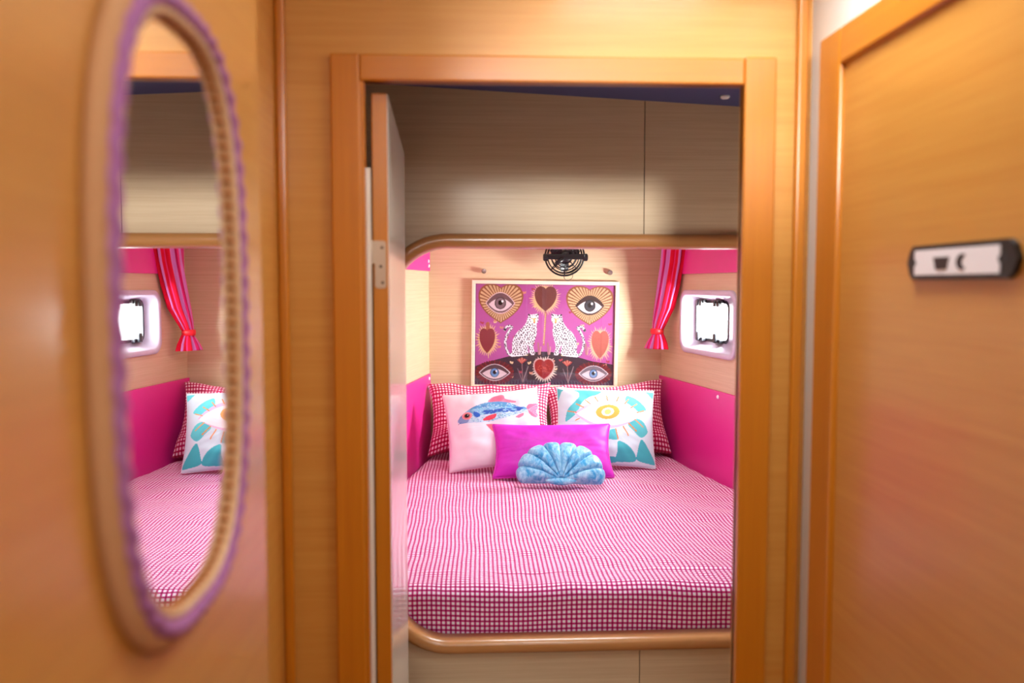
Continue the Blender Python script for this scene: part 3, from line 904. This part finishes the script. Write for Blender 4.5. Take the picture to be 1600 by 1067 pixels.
def fish_print(u, v):
    P_ = bilerp([(335, 235), (1095, 190), (1130, 830), (450, 890)], u, v)
    P = Paint(P_[..., 0], P_[..., 1], (232, 218, 228))
    X, Y = P.X, P.Y
    rng = random.Random(2)
    P.poly(smooth_closed([(700, 328), (722, 285), (770, 262), (815, 262), (832, 300), (912, 326), (900, 340), (820, 336)]), (222, 120, 150))
    for k in range(6): P.line([(712 + k * 16, 322), (760 + k * 12, 268 + k * 4)], 5, (200, 78, 116))
    P.poly(smooth_closed([(1000, 395), (1015, 358), (1060, 345), (1108, 336), (1112, 365), (1085, 405), (1100, 448), (1062, 466), (1022, 440)]), (224, 96, 132))
    for k in range(5): P.line([(1012, 405), (1096, 350 + k * 26)], 4, (236, 150, 176))
    P.poly(smooth_closed([(690, 526), (745, 530), (772, 560), (780, 618), (735, 585), (700, 548)]), (214, 100, 122))
    P.poly(smooth_closed([(908, 466), (968, 434), (972, 452), (940, 474)]), (224, 120, 150))
    body = smooth_closed([(462, 497), (478, 462), (520, 418), (575, 378), (650, 342), (730, 326), (810, 328), (880, 346), (945, 380), (985, 382), (1008, 404), (1016, 440), (985, 428), (930, 442), (850, 470), (760, 498), (660, 512), (580, 514), (500, 516), (478, 512)])
    m = P.poly_mask(body)
    P.fill(m, (124, 176, 212))
    t = (Y - 330) / 180.0
    P.fill(m & (Y > 440 + (X - 700) * -0.12), (176, 206, 226))
    P.fill(m & (Y < 372 + np.abs(X - 760) * 0.12), (84, 146, 196))
    for _ in range(420):
        cx, cy = rng.uniform(560, 980), rng.uniform(335, 505)
        mm = P.ell_mask(cx, cy, 6, 4) & m
        P.fill(mm, rng.choice([(70, 124, 190), (150, 200, 214), (196, 218, 232), (96, 168, 190)]), 0.7)
    for _ in range(60):
        x0 = rng.uniform(655, 960)
        y0 = 428 - (x0 - 655) * 0.1 + rng.uniform(-14, 14)
        P.fill(P.ell_mask(x0, y0, 16, 5, -0.1) & m, (44, 86, 172))
    P.fill(P.ell_mask(510, 480, 46, 40) & m, (86, 120, 186), 0.7)
    P.poly(smooth_closed([(590, 420), (625, 430), (640, 455), (612, 470), (588, 450)]), (40, 92, 184))
    P.ell(537, 453, 40, 34, (226, 140, 150)); P.ell(537, 453, 27, 24, (196, 110, 110)); P.ell(536, 452, 19, 17, (22, 20, 30)); P.ell(542, 447, 4, 4, (220, 220, 230))
    P.poly(smooth_closed([(660, 492), (690, 462), (735, 444), (762, 440), (750, 476), (700, 496)]), (206, 62, 84))
    P.line([(468, 522), (490, 506)], 4, (60, 90, 160))
    return P.c
me, bd = sheet_pair(0.405, 0.340, 0.095, 190, fish_print, pinch=0.06, seed=1.7, wr=0.007)
o = empty('cushion'); fc = link('cover', me, PRINT, o, smooth=True)
bm = bmesh.new(); tube(bm, bd[::6], 0.0018, 6, True); bm_obj('seam', bm, plain('pale_pink_seam', (240, 214, 226), 0.8), o, smooth=True)
place(o, 0.098, 3.555, MZ + 0.166, rad(60), rad(2), rad(4.5))
tag(o, 'pale pink cushion printed with a blue fish with pink fins', 'cushion')

def eye_print(u, v):
    P_ = bilerp([(150, 165), (888, 158), (1048, 805), (262, 810)], u, v)
    P = Paint(P_[..., 0], P_[..., 1], (206, 228, 236))
    aq, aq2 = (84, 192, 198), (66, 178, 186)
    S = smooth_closed
    P.poly([(140, 180), (205, 196), (190, 215), (172, 300), (150, 300)], aq)
    P.poly(S([(290, 196), (480, 192), (468, 232), (405, 262), (362, 322), (345, 400), (290, 462), (262, 470), (262, 380), (300, 318), (332, 262), (322, 218)]), aq)
    P.poly(S([(690, 232), (760, 252), (832, 300), (872, 348), (800, 378), (745, 335), (700, 305)]), aq)
    P.poly([(822, 180), (900, 180), (900, 240), (880, 228)], aq)
    P.poly(S([(790, 432), (870, 452), (928, 530), (884, 582), (815, 535), (755, 482)]), aq)
    P.poly(S([(500, 520), (600, 540), (664, 524), (692, 585), (690, 614), (600, 606), (500, 600)]), aq)
    P.poly(S([(710, 622), (795, 655), (862, 718), (876, 772), (800, 785), (725, 782), (720, 700)]), aq2)
    P.poly(S([(884, 602), (925, 622), (992, 702), (1036, 772), (1000, 782), (892, 764), (878, 710)]), aq2)
    P.poly(S([(480, 745), (620, 748), (722, 756), (722, 795), (480, 800)]), aq2)
    P.poly(S([(262, 600), (330, 640), (420, 660), (440, 740), (300, 760)]), aq)
    P.fill(P.almond_mask(583, 405, 262, 132, 118), (232, 190, 220))
    P.fill(P.almond_mask(590, 412, 250, 106, 86), (254, 252, 254))
    P.ell(578, 387, 90, 62, (240, 172, 76)); P.ell(578, 387, 46, 36, (252, 248, 232)); P.ell(578, 388, 25, 22, (244, 216, 120))
    for a, b in (((540, 243), (556, 285)), ((632, 247), (625, 290)), ((455, 257), (485, 298)), ((385, 285), (430, 322)), ((322, 325), (385, 355)), ((265, 388), (338, 400)), ((712, 267), (692, 308)), ((785, 303), (748, 338)), ((855, 357), (803, 380)), ((800, 440), (882, 497)), ((757, 472), (835, 535)), ((720, 498), (778, 572)), ((668, 522), (705, 608)), ((612, 555), (618, 620)), ((545, 540), (535, 610)), ((470, 515), (440, 580)), ((345, 468), (372, 453))):
        P.line([a, b], 8, (226, 132, 40))
    return P.c
me, bd = sheet_pair(0.415, 0.345, 0.095, 190, eye_print, pinch=0.05, seed=5.2, wr=0.006)
o = empty('cushion'); fc = link('cover', me, PRINT, o, smooth=True)
bm = bmesh.new(); tube(bm, bd[::6], 0.0018, 6, True); bm_obj('seam', bm, plain('white_seam', (236, 242, 246), 0.8), o, smooth=True)
place(o, 0.563, 3.570, MZ + 0.168, rad(61), rad(-3), rad(-2.5))
tag(o, 'white and aqua cushion printed with an orange eye and lashes', 'cushion')

me, bd = sheet_pair(0.475, 0.232, 0.10, 110, pinch=0.07, seed=9.9, wr=0.005)
o = empty('cushion'); link('cover', me, MAG, o, smooth=True)
bm = bmesh.new(); tube(bm, bd[::3], 0.0045, 8, True); bm_obj('piping', bm, MAGP, o, smooth=True)
place(o, 0.325, 3.395, MZ + 0.104, rad(54), rad(-1), rad(0))
tag(o, 'oblong magenta velvet cushion with piped edge behind the shell cushion', 'cushion')

# scallop shell cushion
def shell_cushion():
    A0 = math.radians(93)
    NR = 8
    npz, nr = 216, 40
    W_, H_ = 0.172, 0.172
    def R_(a):
        k = (a / A0 + 1) * NR / 2
        fr = abs((k % 1.0) - 0.5) * 2             # 1 at a groove, 0 mid-rib
        base = 1.0 / ((abs(math.sin(a)) / W_) ** 2.4 + (abs(math.cos(a)) / H_) ** 2.4) ** (1 / 2.4)
        low = 1.0 - 0.10 * max(0.0, (abs(a) - math.radians(70)) / math.radians(23)) ** 2
        return base * (1.0 - 0.055 * fr ** 4) * low, fr
    bm = bmesh.new()
    skins = []
    for side in (1, -1):
        rows = []
        for j in range(nr + 1):
            t = j / nr
            row = []
            for i in range(npz + 1):
                a = -A0 + 2 * A0 * i / npz
                R, fr = R_(a)
                r = 0.012 + (R - 0.012) * t
                x, y = r * math.sin(a), r * math.cos(a)
                dome = max(0.0, 1 - t ** 4) ** 0.5 * (0.40 + 0.60 * min(1, t / 0.45) ** 0.8)
                edge = math.cos(a / A0 * math.pi / 2) ** 0.25 if abs(a) < A0 * 0.999 else 0.0
                if side > 0:
                    groove = 1 - 0.40 * fr ** 5 * min(1, t / 0.15)
                    wob = 0.0020 * noise.noise((x * 70, y * 70, 2.0)) + 0.0012 * noise.noise((x * 150, y * 120, 5.0))
                    z = (0.060 * groove * dome + wob * dome) * edge
                else:
                    z = -0.026 * dome * edge
                row.append(bm.verts.new((x, y, z)))
            rows.append(row)
        skins.append(rows)
    for rows in skins:
        for j in range(nr):
            for i in range(npz):
                bm.faces.new((rows[j][i], rows[j][i + 1], rows[j + 1][i + 1], rows[j + 1][i]))
    for i in range(npz):
        bm.faces.new((skins[0][0][i], skins[1][0][i], skins[1][0][i + 1], skins[0][0][i + 1]))
    bmesh.ops.remove_doubles(bm, verts=bm.verts, dist=2e-5)
    return bm
o = empty('cushion')
bm_obj('cover', shell_cushion(), SHELLM, o, smooth=True)
# plump hinge of the shell: a low mound under the meeting ribs
bm = bmesh.new()
rings = []
for i in range(25):
    t = i / 24 * 2 - 1
    rr = 0.013 * math.sqrt(max(0.0, 1 - t * t)) + 0.0012
    rings.append([(t * 0.062, -0.004 + 0.006 * t * t + rr * math.cos(k * math.pi / 8), 0.010 + rr * 0.95 * math.sin(k * math.pi / 8)) for k in range(16)])
loft(bm, rings, True, True, True)
bm_obj('hinge_roll', bm, SHELLM, o, smooth=True)
place(o, 0.335, 3.165, MZ + 0.030, rad(44), rad(0), rad(-2))
tag(o, 'aqua velvet cushion shaped as a scallop shell, foremost on the sheet', 'cushion')

# ------------------------------------------------------------------ gathered curtain
def curtain():
    root = empty('curtain', (0.862, 3.88, E - 0.29))
    bpy.context.view_layer.update()
    path = [((0.905, 3.72), 0.305, 0.062, 0.030), ((0.900, 3.74), 0.20, 0.060, 0.030), ((0.898, 3.77), 0.10, 0.060, 0.030), ((0.890, 3.80), 0.0, 0.058, 0.030), ((0.880, 3.835), -0.10, 0.052, 0.029), ((0.868, 3.865), -0.165, 0.037, 0.027), ((0.862, 3.88), -0.200, 0.027, 0.023)]
    skirt = [((0.862, 3.88), -0.218, 0.026, 0.022), ((0.861, 3.878), -0.235, 0.036, 0.027), ((0.858, 3.875), -0.258, 0.050, 0.032), ((0.853, 3.87), -0.288, 0.062, 0.036)]
    n = 144
    red, pk, lav, dk = (214, 22, 52), (226, 60, 130), (206, 130, 200), (176, 20, 84)
    seq = [red, red, pk, lav, pk, red, dk, lav, lav, red, red, pk, red, lav, dk, red]
    def mesh(name, secs, nf, seed, sub):
        # interpolate sections
        S_ = []
        for a, b in zip(secs, secs[1:]):
            for k in range(sub):
                t = k / sub
                S_.append([x * (1 - t) + y * t for x, y in zip((*a[0], a[1], a[2], a[3]), (*b[0], b[1], b[2], b[3]))])
        l = secs[-1]; S_.append([*l[0], l[1], l[2], l[3]])
        verts, cols = [], []
        for q, (cx, cy, z, ra, rb) in enumerate(S_):
            fold = min(1.0, ra / 0.05)
            for i in range(n):
                a = 2 * math.pi * i / n
                k = 1 + (0.13 * fold + 0.03) * math.sin(nf * a + 1.2 * noise.noise((z * 3, a, seed)) ) + 0.05 * noise.noise((math.cos(a) * 2, math.sin(a) * 2, z * 6 + seed))
                # long axis lies along the starboard wall
                lx, ly = ra * k * math.cos(a), rb * k * math.sin(a)
                verts.append((cx - 0.012 + lx * 0.52 + ly * 0.70, cy - lx * 0.72 + ly * 0.2, E + z))
                cols.append(lin(seq[int(i / n * 32) % 16]))
        faces = []
        for q in range(len(S_) - 1):
            for i in range(n):
                j = (i + 1) % n
                faces.append((q * n + i, q * n + j, (q + 1) * n + j, (q + 1) * n + i))
        me = bpy.data.meshes.new(name)
        me.from_pydata(verts, [], faces)
        set_print(me, np.array(cols))
        o = link(name, me, CURT, smooth=True)
        rel(o, root)
        md = o.modifiers.new('thickness', 'SOLIDIFY'); md.thickness = 0.0012
        return o
    mesh('drape', path, 9, 1.0, 6)
    mesh('skirt', skirt, 9, 2.0, 5)
    bm = bmesh.new()
    rings = []
    for z, r in ((-0.196, 0.028), (-0.198, 0.031), (-0.209, 0.0325), (-0.220, 0.031), (-0.222, 0.028)):
        rings.append([(0.845 + r * 1.0 * math.cos(a) * 0.95, 3.88 + r * 0.9 * math.sin(a), E + z) for a in [2 * math.pi * k / 28 for k in range(28)]])
    loft(bm, rings, True, True, True)
    rel(bm_obj('tieback', bm, plain('red_ribbon', (220, 20, 36), 0.45), smooth=True), root)
    tag(root, 'red, pink and lilac striped curtain gathered by a red tie beside the porthole', 'curtain')
curtain()

# ------------------------------------------------------------------ cabin fan
def fan():
    FX, FYY, FZ = 0.424, 3.885, E + 0.130
    root = empty('cabin_fan', mat=Matrix.Translation((FX, FYY, FZ)) @ Matrix.Rotation(rad(8), 4, 'X'))
    def circ(r, y, n=40): return [(r * math.cos(2 * math.pi * k / n), y, r * math.sin(2 * math.pi * k / n)) for k in range(n)]
    for r, y in ((0.030, -0.030), (0.046, -0.028), (0.062, -0.022), (0.077, -0.012), (0.088, 0.002), (0.077, 0.016), (0.058, 0.024)):
        bm = bmesh.new(); tube(bm, circ(r, y), 0.0026 if r < 0.085 else 0.0042, 6, True)
        bm_obj('cage_ring', bm, BLACK, root, smooth=True)
    for k in range(8):
        a = math.pi / 4 * k + math.pi / 2
        c, s = math.cos(a), math.sin(a)
        bm = bmesh.new()
        tube(bm, [(0.015 * c, -0.030, 0.015 * s), (0.046 * c, -0.029, 0.046 * s), (0.072 * c, -0.017, 0.072 * s), (0.088 * c, 0.002, 0.088 * s), (0.070 * c, 0.020, 0.070 * s), (0.03 * c, 0.028, 0.03 * s)], 0.0024, 6)
        bm_obj('cage_spoke', bm, BLACK, root, smooth=True)
    bm = bmesh.new(); lathe(bm, [(0.006, -0.042), (0.022, -0.040), (0.027, -0.034), (0.027, -0.026), (0.030, 0.02), (0.034, 0.03), (0.034, 0.055), (0.022, 0.064)], 24, 'Y')
    bm_obj('motor', bm, BLACK, root, smooth=True)
    for k in range(3):
        a = 2 * math.pi / 3 * k + 0.5
        bm = bmesh.new()
        rings = []
        for j in range(7):
            t = j / 6
            r = 0.022 + 0.048 * t
            wdt = 0.010 + 0.016 * math.sin(math.pi * (0.15 + 0.75 * t))
            tw = rad(38 - 18 * t)
            ring = []
            for dx, dy in ((-1, 0.0006), (1, 0.0006), (1, -0.0006), (-1, -0.0006)):
                lx = dx * wdt
                ring.append((r * math.cos(a) - lx * math.cos(tw) * math.sin(a), lx * math.sin(tw) + dy, r * math.sin(a) + lx * math.cos(tw) * math.cos(a)))
            rings.append(ring)
        loft(bm, rings, True, True, True)
        bm_obj('blade', bm, DARKP, root, smooth=False)
    # yoke with pivot knobs at the sides, and the stem to the wall
    bm = bmesh.new(); add_box(bm, -0.086, 0.086, -0.046, -0.030, -0.010, 0.014, bev=0.004)
    bm_obj('yoke', bm, BLACK, root)
    for s in (-1, 1):
        bm = bmesh.new(); lathe(bm, [(0.013, s * 0.078), (0.017, s * 0.082), (0.017, s * 0.096), (0.012, s * 0.100)], 16, 'X')
        bm_obj('knob', bm, BLACK, root, loc=(0, -0.030, -0.002), smooth=False)
    bm = bmesh.new(); tube(bm, [(-0.010, -0.040, -0.006), (-0.030, -0.044, -0.020), (-0.046, -0.046, -0.030)], [0.012, 0.010, 0.008], 10)
    bm_obj('tilt_lever', bm, BLACK, root, smooth=True)
    bm = bmesh.new(); cyl(bm, (0, 0.05, 0), (0, 0.100, -0.006), 0.014)
    bm_obj('stem', bm, BLACK, root, smooth=True)
    bm = bmesh.new(); lathe(bm, [(0.030, 0.090), (0.036, 0.094), (0.036, 0.1065)], 24, 'Y')
    bm_obj('wall_base', bm, BLACK, root)
    bm = bmesh.new()
    pts = [(0.002, -0.01, -0.080)] + [(0.022 + 0.022 * math.cos(a), 0.02 + 0.03 * (i / 14), -0.092 - 0.022 * math.sin(a)) for i, a in enumerate([math.pi - math.pi * k / 14 * 1.0 for k in range(15)])] + [(0.046, 0.07, -0.05), (0.03, 0.09, -0.02)]
    tube(bm, pts, 0.0014, 6)
    bm_obj('cable', bm, BLACK, root, smooth=True)
    tag(root, 'black caged cabin fan on the veneer wall above the poster', 'fan')
fan()

# ------------------------------------------------------------------ button on the cabin deckhead
bm = bmesh.new(); lathe(bm, [(0.011, 0.0), (0.011, -0.003), (0.008, -0.006), (0.002, -0.007)], 16)
o = bm_obj('ceiling_button', bm, CAPW, loc=(0.588, 2.0, zz(0.588)), smooth=True)
tag(o, 'small pale round button on the dark lavender ceiling', 'button')

# ------------------------------------------------------------------ oval rope mirror on the corridor wall
def rope_mirror():
    YC, ZC, a_, b_ = 0.6145, E - 0.0215, 0.1315, 0.2065
    WX = -0.2055
    root = empty('oval_mirror', (WX, YC, ZC))
    def oval(off, x, n=160, ex=2.9):
        pts = []
        for k in range(n):
            t = 2 * math.pi * k / n
            c, s = math.cos(t), math.sin(t)
            py = (a_ + off) * math.copysign(abs(c) ** (2 / ex), c)
            pz = (b_ + off) * math.copysign(abs(s) ** (2 / ex), s)
            pts.append((x, py, pz))
        return pts
    def even(pts, m):
        P = [Vector(p) for p in pts]; n = len(P)
        d = [0.0]
        for i in range(n): d.append(d[-1] + (P[(i + 1) % n] - P[i]).length)
        out = []; j = 0
        for k in range(m):
            s = d[-1] * k / m
            while d[j + 1] < s: j += 1
            t = (s - d[j]) / max(1e-9, d[j + 1] - d[j])
            out.append(P[j].lerp(P[(j + 1) % n], t))
        return out
    # jute frame: broad rounded ring
    bm = bmesh.new()
    prof = [(0.0145, 0.0005), (0.0155, 0.005), (0.0125, 0.009), (0.007, 0.0110), (0.0, 0.0115), (-0.006, 0.0110), (-0.0095, 0.009), (-0.0105, 0.0005)]
    lps = [oval(o, x) for o, x in prof]
    loft(bm, lps + [lps[0]])
    bmesh.ops.remove_doubles(bm, verts=bm.verts, dist=1e-6)
    bm_obj('jute_frame', bm, JUTE, root, smooth=True)
    bm = bmesh.new()
    m = 480
    tube(bm, even(oval(0.001, 0.0105, 400), m), 0.0056, 10, True, rfun=lambda i, a: 1 + 0.22 * math.cos(2 * a + 2 * math.pi * i * 60 / 480))
    bm_obj('purple_cord', bm, CORD, root, smooth=True)
    bm = bmesh.new()
    tube(bm, even(oval(-0.0072, 0.0105, 400), m), 0.0026, 8, True, rfun=lambda i, a: 1 + 0.15 * math.cos(2 * a + 2 * math.pi * i * 80 / 480))
    bm_obj('inner_cord', bm, plain('pale_jute', (226, 186, 142), 0.8), root, smooth=True)
    bead = None
    for p in even(oval(-0.0108, 0.0078, 400), 110):
        if bead is None:
            bm = bmesh.new(); bmesh.ops.create_icosphere(bm, subdivisions=2, radius=0.0024)
            bead = bm_obj('bead', bm, BEADM, root, loc=p, smooth=True).data
        else:
            link('bead', bead, BEADM, root, loc=p)
    bm = bmesh.new()
    f = [bm.verts.new(p) for p in oval(-0.0100, 0.0055)]
    g_ = [bm.verts.new(p) for p in oval(-0.0100, 0.0010)]
    bm.faces.new(f); bm.faces.new(g_[::-1])
    for i in range(len(f)):
        j = (i + 1) % len(f); bm.faces.new((f[i], g_[i], g_[j], f[j]))
    bm_obj('mirror_glass', bm, MIRROR, root)
    tag(root, 'oval wall mirror framed in pale jute with a purple cord', 'mirror')
rope_mirror()

# ------------------------------------------------------------------ WC slider plate on the right-hand door
def wc_sign():
    MX = Matrix(((0, 1, 0, 0.5405), (-1, 0, 0, 0.929), (0, 0, 1, E + 0.0265), (0, 0, 0, 1)))   # local x runs toward the camera, -y out of the door
    root = empty('door_sign', mat=MX)
    o2 = []
    hw, hh = 0.107, 0.0200
    outl = [(-hw, 0), (-hw + 0.006, hh - 0.006), (-hw + 0.013, hh), (hw - 0.016, hh), (hw - 0.007, hh - 0.006), (hw, 0), (hw - 0.007, -hh + 0.006), (hw - 0.016, -hh), (-hw + 0.013, -hh), (-hw + 0.006, -hh + 0.006)]
    bm = plate(outl, [], -0.007, -0.0003)
    bm_obj('plate', bm, BLACK, root)
    il = [(-0.088, -0.0145)] + [(-0.0885 + 0.004 * math.cos(rad(a)), 0.004 * math.sin(rad(a))) for a in range(-90, 91, 30)] + [(-0.088, 0.0145), (0.079, 0.0145)] + [(0.0795 - 0.004 * math.cos(rad(a)), -0.004 * math.sin(rad(a))) for a in range(-90, 91, 30)] + [(0.079, -0.0145)]
    bm = plate(il, [], -0.0078, -0.0069)
    bm_obj('white_insert', bm, CAPW, root)
    bm = plate([(-0.0455, 0.0052), (-0.0125, 0.0052), (-0.0175, -0.0090), (-0.0400, -0.0090)], [], -0.0084, -0.0077)
    bm_obj('letter', bm, BLACK, root)
    pts = [(0.0130 + 0.0115 * math.cos(rad(a)), -0.0012 + 0.0088 * math.sin(rad(a))) for a in range(60, 301, 20)]
    pts += [(0.0205 + 0.0085 * math.cos(rad(a)), -0.0012 + 0.0068 * math.sin(rad(a))) for a in range(250, 109, -14)]
    bm = plate(pts, [], -0.0084, -0.0077)
    bm_obj('letter', bm, BLACK, root)
    for x in (-0.094, 0.088):
        bm = bmesh.new(); lathe(bm, [(0.0028, -0.0068), (0.0026, -0.008), (0.001, -0.0082)], 10, 'Y')
        bm_obj('screw', bm, DARKP, root, loc=(x, 0, 0))
    tag(root, 'black toilet door plate with a white insert and black letters', 'sign')
wc_sign()
